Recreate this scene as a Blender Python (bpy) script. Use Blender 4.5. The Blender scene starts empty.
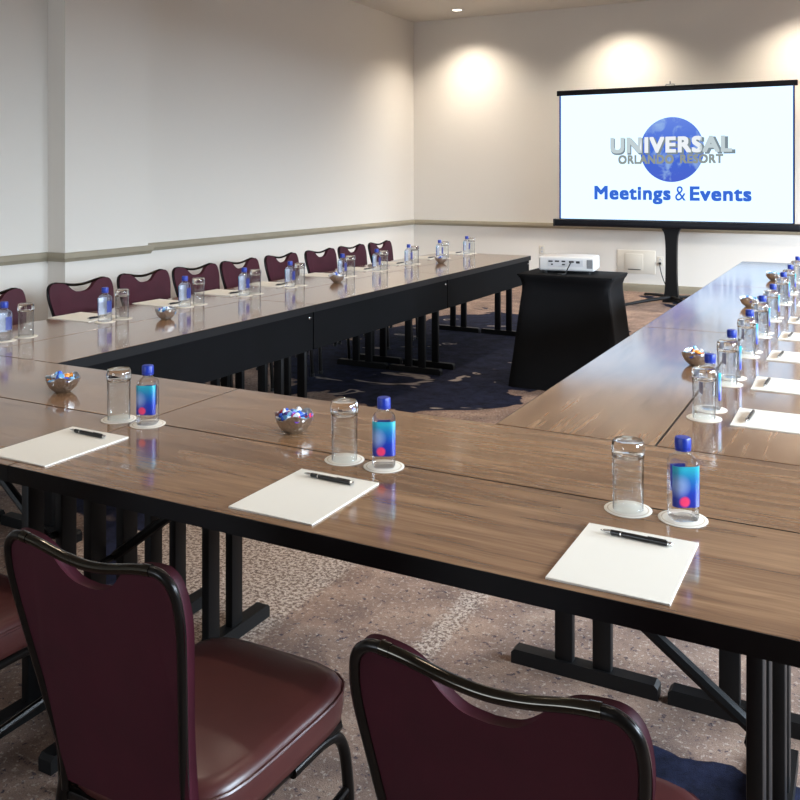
import bpy, bmesh, math, random
from math import sin, cos, pi, radians
from mathutils import Vector, Matrix

random.seed(7)
sc = bpy.context.scene
COL = sc.collection

# ------------------------------------------------------------------ camera
cam_d = bpy.data.cameras.new('camera')
cam = bpy.data.objects.new('camera', cam_d)
COL.objects.link(cam)
cam.location = (0, 0, 1.445)
cam.rotation_euler = (pi / 2, 0, radians(27.81))
cam_d.sensor_width = 36
cam_d.lens = 886.2 / 800 * 36
cam_d.shift_y = -(400 - 179.2) / 800
cam_d.clip_start = 0.05
sc.camera = cam

# ------------------------------------------------------------------ world, exposure, large lights
sc.view_settings.view_transform = 'Standard'
sc.view_settings.look = 'None'
sc.view_settings.gamma = 1
sc.view_settings.use_curve_mapping = False
sc.view_settings.exposure = 0.0

world = bpy.data.worlds.new('sky')
sc.world = world
world.use_nodes = True
wbg = world.node_tree.nodes['Background']
wbg.inputs[0].default_value = (0.62, 0.78, 1.0, 1)
wbg.inputs[1].default_value = 0.8


def area_light(name, loc, target, sx, sy, power, colour, spread=180):
    d = bpy.data.lights.new(name, 'AREA')
    d.shape = 'RECTANGLE'
    d.size, d.size_y = sx, sy
    d.energy = power
    d.color = colour
    d.spread = radians(spread)
    o = bpy.data.objects.new(name, d)
    o.location = loc
    v = Vector(target) - Vector(loc)
    o.rotation_euler = v.to_track_quat('-Z', 'Y').to_euler()
    COL.objects.link(o)
    return o


def spot_light(name, loc, power, colour, angle, blend, radius):
    d = bpy.data.lights.new(name, 'SPOT')
    d.energy = power
    d.color = colour
    d.spot_size = radians(angle)
    d.spot_blend = blend
    d.shadow_soft_size = radius
    o = bpy.data.objects.new(name, d)
    o.location = loc
    COL.objects.link(o)
    return o


# room extents
XL, XR, YB, YF, H = -5.85, 3.2, 11.52, -6.0, 3.73
WARM = (1.0, 0.86, 0.70)
# daylight entering through the windows of the right wall
area_light('daylight', (6.6, 3.2, 3.1), (-4.5, 3.8, 1.2), 15, 2.2, 6600, (0.72, 0.86, 1.0))
area_light('daylight', (-3.6, -6.5, 1.7), (-3.8, 0, 1.5), 3.2, 1.7, 240, (0.78, 0.88, 1.0))  # added fill through a made-up near-end window, brightens the pilaster's side
# rows of ceiling downlights (lamps); the fixture the photograph shows is built further down
for yy in (2.38, 4.52, 6.66, 8.8):
    for xx in (-2.76, -0.62, 1.52):
        spot_light('downlight', (xx, yy, H - 0.03), 40 if yy < 3 and xx > -1 else 85, WARM, 130, 0.8, 0.09)
for xx in (-4.9, -2.76, -0.62, 1.52):
    spot_light('wall_washer', (xx, 10.94, H - 0.03), 235, (1.0, 0.89, 0.75), 126, 1.0, 0.08)

# ------------------------------------------------------------------ materials


def srgb(r, g, b):
    def f(c):
        c /= 255
        return c / 12.92 if c <= 0.04045 else ((c + 0.055) / 1.055) ** 2.4
    return (f(r), f(g), f(b), 1)


def mat(name, col=(200, 200, 200), rough=0.5, metal=0.0, **kw):
    m = bpy.data.materials.new(name)
    m.use_nodes = True
    b = m.node_tree.nodes['Principled BSDF']
    b.inputs['Base Color'].default_value = srgb(*col)
    b.inputs['Roughness'].default_value = rough
    b.inputs['Metallic'].default_value = metal
    for k, v in kw.items():
        b.inputs[k.replace('_', ' ')].default_value = v
    return m


class N:
    """small node-tree helper"""

    def __init__(self, m):
        self.t = m.node_tree
        self.b = self.t.nodes.get('Principled BSDF')

    def new(self, typ, **kw):
        n = self.t.nodes.new(typ)
        for k, v in kw.items():
            setattr(n, k, v)
        return n

    def put(self, sock, v):
        if isinstance(v, bpy.types.NodeSocket):
            self.t.links.new(v, sock)
        elif v is not None:
            sock.default_value = v

    def coord(self, which='Object'):
        return self.new('ShaderNodeTexCoord').outputs[which]

    def pos(self):
        return self.new('ShaderNodeNewGeometry').outputs['Position']

    def mapping(self, vec, scale=(1, 1, 1), loc=(0, 0, 0), rot=(0, 0, 0)):
        n = self.new('ShaderNodeMapping')
        self.put(n.inputs['Vector'], vec)
        n.inputs['Scale'].default_value = scale
        n.inputs['Location'].default_value = loc
        n.inputs['Rotation'].default_value = rot
        return n.outputs[0]

    def noise(self, vec, scale, detail=3, rough=0.5, dist=0.0):
        n = self.new('ShaderNodeTexNoise')
        self.put(n.inputs['Vector'], vec)
        n.inputs['Scale'].default_value = scale
        n.inputs['Detail'].default_value = detail
        n.inputs['Roughness'].default_value = rough
        n.inputs['Distortion'].default_value = dist
        return n.outputs['Fac']

    def math(self, op, a, b=None, c=None):
        n = self.new('ShaderNodeMath', operation=op)
        self.put(n.inputs[0], a)
        if b is not None:
            self.put(n.inputs[1], b)
        if c is not None:
            self.put(n.inputs[2], c)
        return n.outputs[0]

    def ramp(self, fac, stops, interp='LINEAR'):
        n = self.new('ShaderNodeValToRGB')
        self.put(n.inputs[0], fac)
        r = n.color_ramp
        r.interpolation = interp
        while len(r.elements) < len(stops):
            r.elements.new(0.5)
        for e, (p, c) in zip(r.elements, stops):
            e.position = p
            e.color = c
        return n.outputs[0]

    def mix(self, fac, a, b, blend='MIX'):
        n = self.new('ShaderNodeMix', data_type='RGBA', blend_type=blend)
        self.put(n.inputs[0], fac)
        self.put(n.inputs[6], a)
        self.put(n.inputs[7], b)
        return n.outputs[2]

    def xyz(self, vec):
        n = self.new('ShaderNodeSeparateXYZ')
        self.put(n.inputs[0], vec)
        return n.outputs

    def bump(self, h, strength=0.2, dist=0.01):
        n = self.new('ShaderNodeBump')
        n.inputs['Strength'].default_value = strength
        n.inputs['Distance'].default_value = dist
        self.put(n.inputs['Height'], h)
        self.t.links.new(n.outputs[0], self.b.inputs['Normal'])


def g(v):
    return (v, v, v, 1)


def m_wall():
    m = mat('woven_wall_vinyl', (214, 207, 197), 0.75)
    n = N(m)
    p = n.pos()
    a = n.noise(n.mapping(p, (1, 1, 60)), 6, 3)
    b = n.noise(n.mapping(p, (60, 60, 1)), 6, 3)
    w = n.math('ADD', a, b)
    n.put(n.b.inputs['Base Color'], n.ramp(w, [(0.35, srgb(210, 203, 193)), (0.8, srgb(219, 213, 204))]))
    n.bump(w, 0.08, 0.002)
    return m


def m_wood():
    m = mat('walnut_laminate', (130, 100, 76), 0.2, IOR=1.62, Coat_Weight=0.5, Coat_Roughness=0.1)
    n = N(m)
    rnd = n.new('ShaderNodeObjectInfo').outputs['Random']
    off = n.new('ShaderNodeCombineXYZ')
    n.put(off.inputs[0], n.math('MULTIPLY', rnd, 31.0))
    n.put(off.inputs[1], n.math('MULTIPLY', rnd, 17.0))
    va = n.new('ShaderNodeVectorMath', operation='ADD')
    n.put(va.inputs[0], n.coord('Object'))
    n.put(va.inputs[1], off.outputs[0])
    v = va.outputs[0]
    a = n.noise(n.mapping(v, (1.1, 13, 1)), 2.2, 5, 0.6, 0.5)
    b = n.noise(n.mapping(v, (3, 95, 1)), 2.2, 4, 0.6, 0.15)
    c = n.noise(n.mapping(v, (0.5, 4, 1)), 1.6, 2, 0.5, 0.8)
    f = n.math('ADD', n.math('MULTIPLY', a, 0.56), n.math('ADD', n.math('MULTIPLY', b, 0.2), n.math('MULTIPLY', c, 0.24)))
    colr = n.ramp(f, [(0.36, srgb(94, 67, 48)), (0.46, srgb(126, 94, 68)), (0.54, srgb(142, 109, 80)), (0.65, srgb(162, 127, 95))])
    n.put(n.b.inputs['Base Color'], colr)
    n.put(n.b.inputs['Roughness'], n.ramp(b, [(0.3, g(0.118)), (0.7, g(0.122))]))
    return m


def m_carpet():
    m = mat('patterned_carpet', (120, 100, 84), 0.95, Specular_IOR_Level=0.1)
    n = N(m)
    p = n.pos()
    x, y, z = n.xyz(p)
    warp = n.noise(p, 1.3, 4, 0.55, 0.6)
    warp2 = n.noise(n.mapping(p, loc=(7, 3, 0)), 0.8, 3, 0.5, 1.2)
    fine = n.noise(p, 260, 2, 0.7)
    speck = n.noise(n.mapping(p, loc=(4, 1, 2)), 70, 3, 0.65)
    speck2 = n.noise(n.mapping(p, loc=(9, 5, 2)), 40, 4, 0.7)
    mid = n.noise(p, 5.5, 4, 0.6)
    tan = n.ramp(mid, [(0.3, srgb(112, 94, 86)), (0.5, srgb(142, 118, 105)), (0.72, srgb(172, 146, 128))])
    tan = n.mix(n.ramp(speck2, [(0.575, g(0)), (0.64, g(0.85))]), tan, srgb(56, 52, 66))
    tan = n.mix(n.ramp(speck, [(0.56, g(0)), (0.64, g(0.6))]), tan, srgb(196, 182, 168))
    # pale speckled patch and stripe: light painted into the carpet near the front tables
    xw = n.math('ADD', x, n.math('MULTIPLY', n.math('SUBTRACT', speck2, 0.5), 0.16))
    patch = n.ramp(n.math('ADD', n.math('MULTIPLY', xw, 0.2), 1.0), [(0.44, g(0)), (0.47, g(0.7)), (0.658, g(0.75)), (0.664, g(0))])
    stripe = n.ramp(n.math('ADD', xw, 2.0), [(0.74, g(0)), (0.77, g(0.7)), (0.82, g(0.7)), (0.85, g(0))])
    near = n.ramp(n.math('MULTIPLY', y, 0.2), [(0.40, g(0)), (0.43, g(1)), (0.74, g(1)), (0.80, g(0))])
    light_mask = n.math('MULTIPLY', n.math('MAXIMUM', patch, stripe), near)
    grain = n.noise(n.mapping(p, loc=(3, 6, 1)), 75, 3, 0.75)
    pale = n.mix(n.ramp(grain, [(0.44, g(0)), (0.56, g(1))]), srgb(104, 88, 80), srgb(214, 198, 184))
    tan = n.mix(light_mask, tan, pale)
    # the large navy field inside the tables and navy brush strokes elsewhere
    dx = n.math('DIVIDE', n.math('ADD', x, 3.0), 1.25)
    dy = n.math('DIVIDE', n.math('ADD', y, -7.0), 2.3)
    d = n.math('SQRT', n.math('ADD', n.math('MULTIPLY', dx, dx), n.math('MULTIPLY', dy, dy)))
    d = n.math('ADD', d, n.math('MULTIPLY', n.math('SUBTRACT', warp, 0.5), 1.1))
    blob = n.ramp(d, [(0.98, g(1)), (1.0, g(0))])
    stroke = n.ramp(warp2, [(0.615, g(0)), (0.63, g(1)), (0.70, g(1)), (0.715, g(0))])
    ex = n.math('DIVIDE', n.math('ADD', x, 0.25), 0.42)
    ey = n.math('DIVIDE', n.math('ADD', y, -2.20), 0.12)
    e2 = n.math('SQRT', n.math('ADD', n.math('MULTIPLY', ex, ex), n.math('MULTIPLY', ey, ey)))
    e2 = n.math('ADD', e2, n.math('MULTIPLY', n.math('SUBTRACT', n.noise(p, 4.0, 3, 0.5, 0.6), 0.5), 1.6))
    navy_mask = n.math('MAXIMUM', n.math('MAXIMUM', blob, stroke), n.ramp(e2, [(0.97, g(1)), (1.0, g(0))]))
    inner = n.ramp(n.noise(n.mapping(p, (1.0, 1.7, 1), loc=(2, 8, 0)), 1.5, 2, 0.5, 1.5), [(0.66, g(0)), (0.68, g(0.75)), (0.71, g(0.75)), (0.73, g(0))])
    navy = n.mix(n.ramp(n.noise(p, 9, 5, 0.75), [(0.35, g(0)), (0.65, g(1))]), srgb(14, 16, 28), srgb(38, 43, 68))
    navy = n.mix(inner, navy, srgb(178, 165, 155))
    colr = n.mix(navy_mask, tan, navy)
    colr = n.mix(n.ramp(fine, [(0.3, g(0.42)), (0.6, g(0))]), colr, srgb(30, 26, 28))
    n.put(n.b.inputs['Base Color'], colr)
    n.bump(fine, 0.5, 0.004)
    return m


def m_vinyl(name, c1, c2, rough):
    m = mat(name, c1, rough)
    n = N(m)
    v = n.coord()
    f = n.noise(v, 7, 4, 0.6)
    n.put(n.b.inputs['Base Color'], n.ramp(f, [(0.3, srgb(*c1)), (0.7, srgb(*c2))]))
    n.bump(n.noise(v, 420, 2), 0.06, 0.001)
    return m


def m_hammered():
    m = mat('hammered_silver', (190, 188, 186), 0.28, 1.0)
    n = N(m)
    vo = n.new('ShaderNodeTexVoronoi')
    n.put(vo.inputs['Vector'], n.coord())
    vo.inputs['Scale'].default_value = 95
    n.bump(vo.outputs['Distance'], 0.55, 0.005)
    return m


def m_label():
    """printed bottle label: teal to royal blue, white patch, pink flower"""
    m = mat('bottle_label_print', (20, 60, 190), 0.3)
    n = N(m)
    x, y, z = n.xyz(n.coord())
    t = n.math('DIVIDE', n.math('ADD', z, -0.028), 0.082)
    grad = n.ramp(t, [(0.0, srgb(30, 36, 130)), (0.4, srgb(24, 54, 160)), (0.72, srgb(22, 104, 170)), (1.0, srgb(40, 160, 180))])

    def spot(cx, cz, r, sx=1.0):
        ax = n.math('MULTIPLY', n.math('ADD', x, -cx), sx)
        az = n.math('ADD', z, -cz)
        dd = n.math('SQRT', n.math('ADD', n.math('MULTIPLY', ax, ax), n.math('MULTIPLY', az, az)))
        return n.math('SUBTRACT', 1.0, n.math('DIVIDE', dd, r))
    w = n.ramp(spot(-0.017, 0.076, 0.027, 1.1), [(0.0, g(0)), (0.7, g(0.5))])
    c = n.mix(w, grad, srgb(170, 186, 215))
    r = n.ramp(spot(-0.007, 0.044, 0.0125), [(0.0, g(0)), (0.35, g(0.95))])
    c = n.mix(r, c, srgb(235, 60, 100))
    n.put(n.b.inputs['Base Color'], c)
    return m


def m_clear(name, refr, edge, tint):
    """thin clear wall: sees straight through, mirror-like towards the rim, a share refracts"""
    m = bpy.data.materials.new(name)
    m.use_nodes = True
    n = N(m)
    n.t.nodes.clear()
    tr = n.new('ShaderNodeBsdfTransparent'); tr.inputs[0].default_value = tint
    gl = n.new('ShaderNodeBsdfGlass'); gl.inputs['Roughness'].default_value = 0.0; gl.inputs['IOR'].default_value = 1.33
    gs = n.new('ShaderNodeBsdfGlossy'); gs.inputs['Roughness'].default_value = 0.03
    lw = n.new('ShaderNodeLayerWeight'); lw.inputs[0].default_value = edge
    a = n.new('ShaderNodeMixShader'); a.inputs[0].default_value = refr
    n.t.links.new(tr.outputs[0], a.inputs[1]); n.t.links.new(gl.outputs[0], a.inputs[2])
    c = n.new('ShaderNodeMixShader')
    n.t.links.new(n.math('MULTIPLY', lw.outputs['Fresnel'], 0.8), c.inputs[0]); n.t.links.new(a.outputs[0], c.inputs[1]); n.t.links.new(gs.outputs[0], c.inputs[2])
    o = n.new('ShaderNodeOutputMaterial'); n.t.links.new(c.outputs[0], o.inputs[0])
    return m


def m_emit(name, col, strength=1.0):
    m = bpy.data.materials.new(name)
    m.use_nodes = True
    t = m.node_tree
    t.nodes.clear()
    e = t.nodes.new('ShaderNodeEmission')
    e.inputs[0].default_value = srgb(*col)
    e.inputs[1].default_value = strength
    o = t.nodes.new('ShaderNodeOutputMaterial')
    t.links.new(e.outputs[0], o.inputs[0])
    return m


def m_globe():
    m = m_emit('projected_globe', (80, 120, 220))
    n = N(m)
    e = [k for k in n.t.nodes if k.type == 'EMISSION'][0]
    v = n.coord()
    f = n.noise(v, 5.5, 4, 0.6, 0.6)
    x, y, z = n.xyz(v)
    base = n.ramp(n.math('ADD', n.math('MULTIPLY', z, 1.25), 0.5), [(0.0, srgb(78, 100, 205)), (0.5, srgb(70, 110, 215)), (1.0, srgb(110, 140, 230))])
    n.put(e.inputs[0], n.mix(n.ramp(f, [(0.5, g(0)), (0.66, g(0.6))]), base, srgb(170, 205, 240)))
    return m


M = {}
M['wall'] = m_wall()
M['ceiling'] = mat('ceiling_paint', (214, 207, 196), 0.85)
M['trim'] = m_vinyl('taupe_trim_paint', (146, 137, 117), (152, 143, 123), 0.45)
M['carpet'] = m_carpet()
M['wood'] = m_wood()
M['black'] = mat('black_powder_coat', (11, 11, 12), 0.5, Specular_IOR_Level=0.25)
M['edge'] = mat('black_edge_vinyl', (10, 9, 11), 0.5, Specular_IOR_Level=0.2)
M['panel'] = m_vinyl('black_laminate_panel', (8, 8, 9), (10, 10, 12), 0.65)
M['panel'].node_tree.nodes['Principled BSDF'].inputs['Specular IOR Level'].default_value = 0.06
M['back'] = m_vinyl('maroon_back_vinyl', (52, 13, 25), (63, 17, 31), 0.6)
M['back'].node_tree.nodes['Principled BSDF'].inputs['Specular IOR Level'].default_value = 0.22
M['seat'] = m_vinyl('maroon_seat_vinyl', (68, 33, 32), (77, 38, 36), 0.34)
M['chair_metal'] = mat('dark_chair_tube', (22, 20, 19), 0.28, 0.6)
M['bar_metal'] = mat('polished_grab_bar', (58, 55, 50), 0.12, 1.0)
M['paper'] = mat('notepad_paper', (226, 221, 210), 0.7)
M['coaster'] = mat('coaster_board', (222, 215, 202), 0.8)
M['coaster_line'] = mat('coaster_rim_line', (188, 172, 150), 0.8)
M['pen'] = mat('black_pen_plastic', (20, 20, 22), 0.3)
M['silver'] = mat('bright_silver', (215, 215, 215), 0.2, 1.0)
M['hammered'] = m_hammered()
M['glass'] = mat('clear_glass', (250, 252, 252), 0.0, Transmission_Weight=1.0, IOR=1.48)
M['thin_glass'] = m_clear('thin_clear_glass', 0.10, 0.10, (0.97, 0.98, 0.98, 1))
M['water'] = m_clear('water_filled_plastic', 0.3, 0.10, (0.95, 0.97, 1.0, 1))
M['cap'] = mat('blue_cap_plastic', (12, 46, 150), 0.4)
M['label'] = m_label()
M['label_back'] = mat('label_reverse_white', (214, 218, 228), 0.5)
M['label_dark'] = mat('label_dark_blue', (26, 40, 116), 0.35)
M['spandex'] = m_vinyl('black_spandex', (9, 9, 11), (12, 12, 14), 0.8)
M['spandex'].node_tree.nodes['Principled BSDF'].inputs['Specular IOR Level'].default_value = 0.15
M['white_plastic'] = mat('white_plastic', (205, 203, 201), 0.4)
M['grey_plastic'] = mat('grey_plastic', (120, 120, 122), 0.4)
M['dark_plastic'] = mat('dark_plastic', (24, 24, 26), 0.4)
M['plate'] = mat('wall_plate_plastic', (212, 204, 190), 0.5)
M['cord'] = mat('black_cord', (18, 18, 18), 0.5)
M['screen_case'] = mat('screen_case_metal', (12, 13, 20), 0.4, Specular_IOR_Level=0.3)
M['screen'] = m_emit('projected_white', (200, 228, 255), 1.6)
M['screen_blue'] = m_emit('projected_blue_edge', (40, 84, 160), 1.0)
M['globe'] = m_globe()
M['logo_white'] = m_emit('projected_white_lettering', (240, 245, 250))
M['logo_silver'] = m_emit('projected_silver_lettering', (196, 210, 214))
M['logo_shadow'] = m_emit('projected_grey_lettering', (128, 142, 150))
M['logo_grey'] = m_emit('projected_dull_lettering', (146, 154, 150))
M['logo_blue'] = m_emit('projected_blue_lettering', (58, 108, 214))
M['lamp'] = m_emit('lamp_lens', (255, 244, 226), 6.0)
M['alu'] = mat('window_aluminium', (150, 150, 150), 0.4, 0.8)
M['pane'] = mat('window_glass', (250, 252, 252), 0.0, Transmission_Weight=1.0, IOR=1.0, Specular_IOR_Level=0.0)
WRAP = {'blue': mat('blue_wrapper', (40, 90, 200), 0.3), 'white': mat('white_wrapper', (225, 232, 240), 0.3),
        'red': mat('red_wrapper', (200, 40, 70), 0.3), 'light blue': mat('light_blue_wrapper', (120, 180, 225), 0.3),
        'purple': mat('purple_wrapper', (90, 50, 150), 0.3), 'orange': mat('orange_wrapper', (215, 130, 40), 0.3)}

# ------------------------------------------------------------------ mesh helpers


class MB:
    def __init__(self):
        self.bm = bmesh.new()
        self.sharp = True

    def box(self, lo, hi, bevel=0.0, seg=2, rot=None, at=None, mi=0):
        c = [(a + b) / 2 for a, b in zip(lo, hi)]
        s = [abs(b - a) for a, b in zip(lo, hi)]
        r = bmesh.ops.create_cube(self.bm, size=1.0)
        vs = r['verts']
        bmesh.ops.scale(self.bm, vec=s, verts=vs)
        bmesh.ops.translate(self.bm, vec=c, verts=vs)
        fs = list({f for v in vs for f in v.link_faces})
        if bevel > 0:
            es = list({e for v in vs for e in v.link_edges})
            rb = bmesh.ops.bevel(self.bm, geom=es, offset=bevel, segments=seg, profile=0.5, affect='EDGES')
            vs = list({v for f in rb['faces'] for v in f.verts} | {v for v in vs if v.is_valid})
            fs = list({f for v in vs for f in v.link_faces})
        if rot is not None:
            bmesh.ops.rotate(self.bm, cent=at or c, matrix=rot, verts=vs)
        for f in fs:
            f.material_index = mi
        return vs

    def tube(self, pts, r, n=10, cap=True, mi=0, sx=1.0):
        """round tube along points; r a number or one radius per point"""
        pts = [Vector(p) for p in pts]
        rs = r if isinstance(r, (list, tuple)) else [r] * len(pts)
        rings = []
        up = None
        for i, p in enumerate(pts):
            if i == 0:
                t = pts[1] - p
            elif i == len(pts) - 1:
                t = p - pts[i - 1]
            else:
                t = (pts[i + 1] - p).normalized() + (p - pts[i - 1]).normalized()
            t.normalize()
            if up is None:
                up = Vector((0, 0, 1)) if abs(t.z) < 0.9 else Vector((1, 0, 0))
            a = t.cross(up)
            if a.length < 1e-5:
                a = t.orthogonal()
            a.normalize()
            b = a.cross(t).normalized()
            up = b
            rings.append([self.bm.verts.new(p + a * rs[i] * sx * cos(2 * pi * k / n) + b * rs[i] * sin(2 * pi * k / n)) for k in range(n)])
        fs = []
        for A, B in zip(rings, rings[1:]):
            for k in range(n):
                fs.append(self.bm.faces.new((A[k], A[(k + 1) % n], B[(k + 1) % n], B[k])))
        if cap:
            fs.append(self.bm.faces.new(rings[0][::-1]))
            fs.append(self.bm.faces.new(rings[-1]))
        for f in fs:
            f.material_index = mi
        return rings

    def lathe(self, prof, n=32, shape=None, mi=0, centre=(0, 0, 0), rim=None):
        """prof: list of (r, z); shape(theta) scales the radius"""
        cx, cy, cz = centre
        rings = []
        for i, (r, z) in enumerate(prof):
            if r < 1e-6:
                rings.append([self.bm.verts.new((cx, cy, cz + z))])
            else:
                ring = []
                for k in range(n):
                    th = 2 * pi * k / n
                    s = shape(th, z) if shape else 1
                    dz = rim(th, i) if rim else 0
                    ring.append(self.bm.verts.new((cx + r * s * cos(th), cy + r * s * sin(th), cz + z + dz)))
                rings.append(ring)
        for A, B in zip(rings, rings[1:]):
            for k in range(n):
                q = []
                for R in (A, B):
                    q.append((R[0], R[0]) if len(R) == 1 else (R[k], R[(k + 1) % n]))
                (a, b), (c, d) = q
                vs = [a, b, d, c]
                vs = [v for j, v in enumerate(vs) if v not in vs[:j]]
                if len(vs) >= 3:
                    f = self.bm.faces.new(vs)
                    f.material_index = mi
        return rings

    def prism(self, outline, y0, y1, mi=0):
        """outline of (x, z) extruded along y"""
        A = [self.bm.verts.new((x, y0, z)) for x, z in outline]
        B = [self.bm.verts.new((x, y1, z)) for x, z in outline]
        n = len(A)
        fs = [self.bm.faces.new(A), self.bm.faces.new(B[::-1])]
        for k in range(n):
            fs.append(self.bm.faces.new((A[k], B[k], B[(k + 1) % n], A[(k + 1) % n])))
        for f in fs:
            f.material_index = mi
        return fs

    def build(self, name, material, parent=None, smooth=True, angle=40):
        bmesh.ops.recalc_face_normals(self.bm, faces=self.bm.faces[:])
        me = bpy.data.meshes.new(name)
        if smooth:
            ca = radians(angle)
            for f in self.bm.faces:
                f.smooth = True
            for e in self.bm.edges:
                if len(e.link_faces) == 2 and e.calc_face_angle(0) > ca:
                    e.smooth = False
        self.bm.to_mesh(me)
        self.bm.free()
        for mm in (material if isinstance(material, (list, tuple)) else [material]):
            me.materials.append(mm)
        o = bpy.data.objects.new(name, me)
        COL.objects.link(o)
        if parent is not None:
            o.parent = parent
        return o


def tag(o, label=None, cat=None, group=None, kind=None):
    for k, v in (('label', label), ('category', cat), ('group', group), ('kind', kind)):
        if v:
            o[k] = v
    return o


def empty(name, loc=(0, 0, 0), rz=0.0, label=None, cat=None, group=None):
    o = bpy.data.objects.new(name, None)
    o.empty_display_size = 0.1
    o.location = loc
    o.rotation_euler = (0, 0, rz)
    COL.objects.link(o)
    return tag(o, label, cat, group)


def copy_tree(o, parent=None):
    c = o.copy()
    COL.objects.link(c)
    if parent is not None:
        c.parent = parent
    for ch in list(o.children):
        copy_tree(ch, c)
    return c


class Kind:
    """first call places the prototype itself, later calls place copies"""

    def __init__(self, root):
        self.root, self.used = root, False

    def place(self, loc, rz, label, group=None):
        o = copy_tree(self.root) if self.used else self.root
        self.used = True
        o.location = loc
        o.rotation_euler = (0, 0, rz)
        o['label'] = label
        if group:
            o['group'] = group
        return o


def struct(name, bmk, m, label, cat):
    o = bmk.build(name, m)
    return tag(o, label, cat, None, 'structure')


# ------------------------------------------------------------------ room shell
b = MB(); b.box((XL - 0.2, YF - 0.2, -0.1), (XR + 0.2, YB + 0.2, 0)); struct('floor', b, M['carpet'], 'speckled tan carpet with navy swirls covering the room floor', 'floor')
b = MB(); b.box((XL - 0.2, YF - 0.2, H), (XR + 0.2, YB + 0.2, H + 0.1)); struct('ceiling', b, M['ceiling'], 'plain cream ceiling above the tables', 'ceiling')
PY0, PY1, PD = 5.0, 5.92, 0.195       # pillar on the left wall
b = MB()
b.box((XL - 0.1, YF, 0), (XL, YB, H))
b.box((XL - 0.01, PY0, 0), (XL + PD, PY1, H))
struct('wall_left', b, M['wall'], 'long pale wall with shallow pilaster behind the row of maroon chairs', 'wall')
b = MB(); b.box((XL - 0.1, YB, 0), (XR + 0.1, YB + 0.1, H)); struct('wall_back', b, M['wall'], 'cream end wall behind the projection screen', 'wall')
b = MB()
b.box((XL - 0.1, YF - 0.1, 0), (-5.0, YF, H)); b.box((-2.2, YF - 0.1, 0), (XR + 0.1, YF, H))
b.box((-5.0, YF - 0.1, 0), (-2.2, YF, 0.8)); b.box((-5.0, YF - 0.1, 2.5), (-2.2, YF, H)); struct('wall_front', b, M['wall'], 'cream wall at the near end of the room', 'wall')
WZ0, WZ1 = 0.7, 2.35
wins = [(0.9, 2.9), (3.5, 5.5), (6.1, 8.1), (8.7, 10.6)]
b = MB()
b.box((XR, YF, 0), (XR + 0.15, YB, WZ0)); b.box((XR, YF, WZ1), (XR + 0.15, YB, H))
prev = YF
for (a, c) in wins:
    b.box((XR, prev, WZ0), (XR + 0.15, a, WZ1)); prev = c
b.box((XR, prev, WZ0), (XR + 0.15, YB, WZ1))
struct('wall_right', b, M['wall'], 'cream wall with a row of windows on the right side of the room', 'wall')
for i, (a, c) in enumerate(wins):
    b = MB()
    t = 0.04
    b.box((XR + 0.05, a, WZ0), (XR + 0.1, a + t, WZ1)); b.box((XR + 0.05, c - t, WZ0), (XR + 0.1, c, WZ1))
    b.box((XR + 0.05, a + t, WZ0), (XR + 0.1, c - t, WZ0 + t)); b.box((XR + 0.05, a + t, WZ1 - t), (XR + 0.1, c - t, WZ1))
    struct('window_%d' % (i + 1), b, M['alu'], 'grey framed window in the right wall', 'window')


b = MB()
b.box((-5.0, YF - 0.08, 0.8), (-4.96, YF - 0.03, 2.5)); b.box((-2.24, YF - 0.08, 0.8), (-2.2, YF - 0.03, 2.5))
b.box((-4.96, YF - 0.08, 0.8), (-2.24, YF - 0.03, 0.84)); b.box((-4.96, YF - 0.08, 2.46), (-2.24, YF - 0.03, 2.5))
struct('window_5', b, M['alu'], 'added unseen grey framed window in the wall at the near end of the room', 'window')  # window added out of view, lets the fill light reach the pilaster


def moulding(path, z0, z1, depth, name, lab, cat):
    """rail along wall-plan path (points on the wall line, room on the right-hand side of travel)"""
    b = MB()
    prof = [(0, z0), (depth * 0.55, z0), (depth * 0.7, z0 + (z1 - z0) * 0.25), (depth, z0 + (z1 - z0) * 0.4), (depth, z1 - (z1 - z0) * 0.12), (depth * 0.8, z1), (0, z1)]
    pts = [Vector((p[0], p[1], 0)) for p in path]
    rings = []
    for i, p in enumerate(pts):
        d0 = (p - pts[i - 1]).normalized() if i else None
        d1 = (pts[i + 1] - p).normalized() if i < len(pts) - 1 else None
        n0 = Vector((d0.y, -d0.x, 0)) if d0 else None
        n1 = Vector((d1.y, -d1.x, 0)) if d1 else None
        if n0 and n1:
            nn = (n0 + n1)
            nn = nn / nn.dot(n0) if abs(nn.dot(n0)) > 1e-6 else n0
        else:
            nn = n0 or n1
        rings.append([b.bm.verts.new(p + nn * u + Vector((0, 0, z))) for u, z in prof])
    k = len(prof)
    for A, B in zip(rings, rings[1:]):
        for j in range(k):
            b.bm.faces.new((A[j], A[(j + 1) % k], B[(j + 1) % k], B[j]))
    b.bm.faces.new(rings[0]); b.bm.faces.new(rings[-1][::-1])
    return struct(name, b, M['trim'], lab, cat)


e = 0.0
path_left = [(XL, YF), (XL, PY0), (XL + PD, PY0), (XL + PD, PY1), (XL, PY1), (XL, YB)]
path_back = [(XL, YB), (XR, YB)]
moulding(path_left, 0.785, 0.858, 0.035, 'trim_1', 'taupe chair rail along the left wall and around its pilaster', 'chair rail')
moulding(path_back, 0.785, 0.858, 0.035, 'trim_2', 'taupe chair rail along the end wall behind the screen', 'chair rail')
moulding(path_left, 0, 0.10, 0.015, 'baseboard_left', 'taupe baseboard along the left wall', 'baseboard')
moulding(path_back, 0, 0.10, 0.015, 'baseboard_back', 'taupe baseboard along the end wall', 'baseboard')

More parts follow.
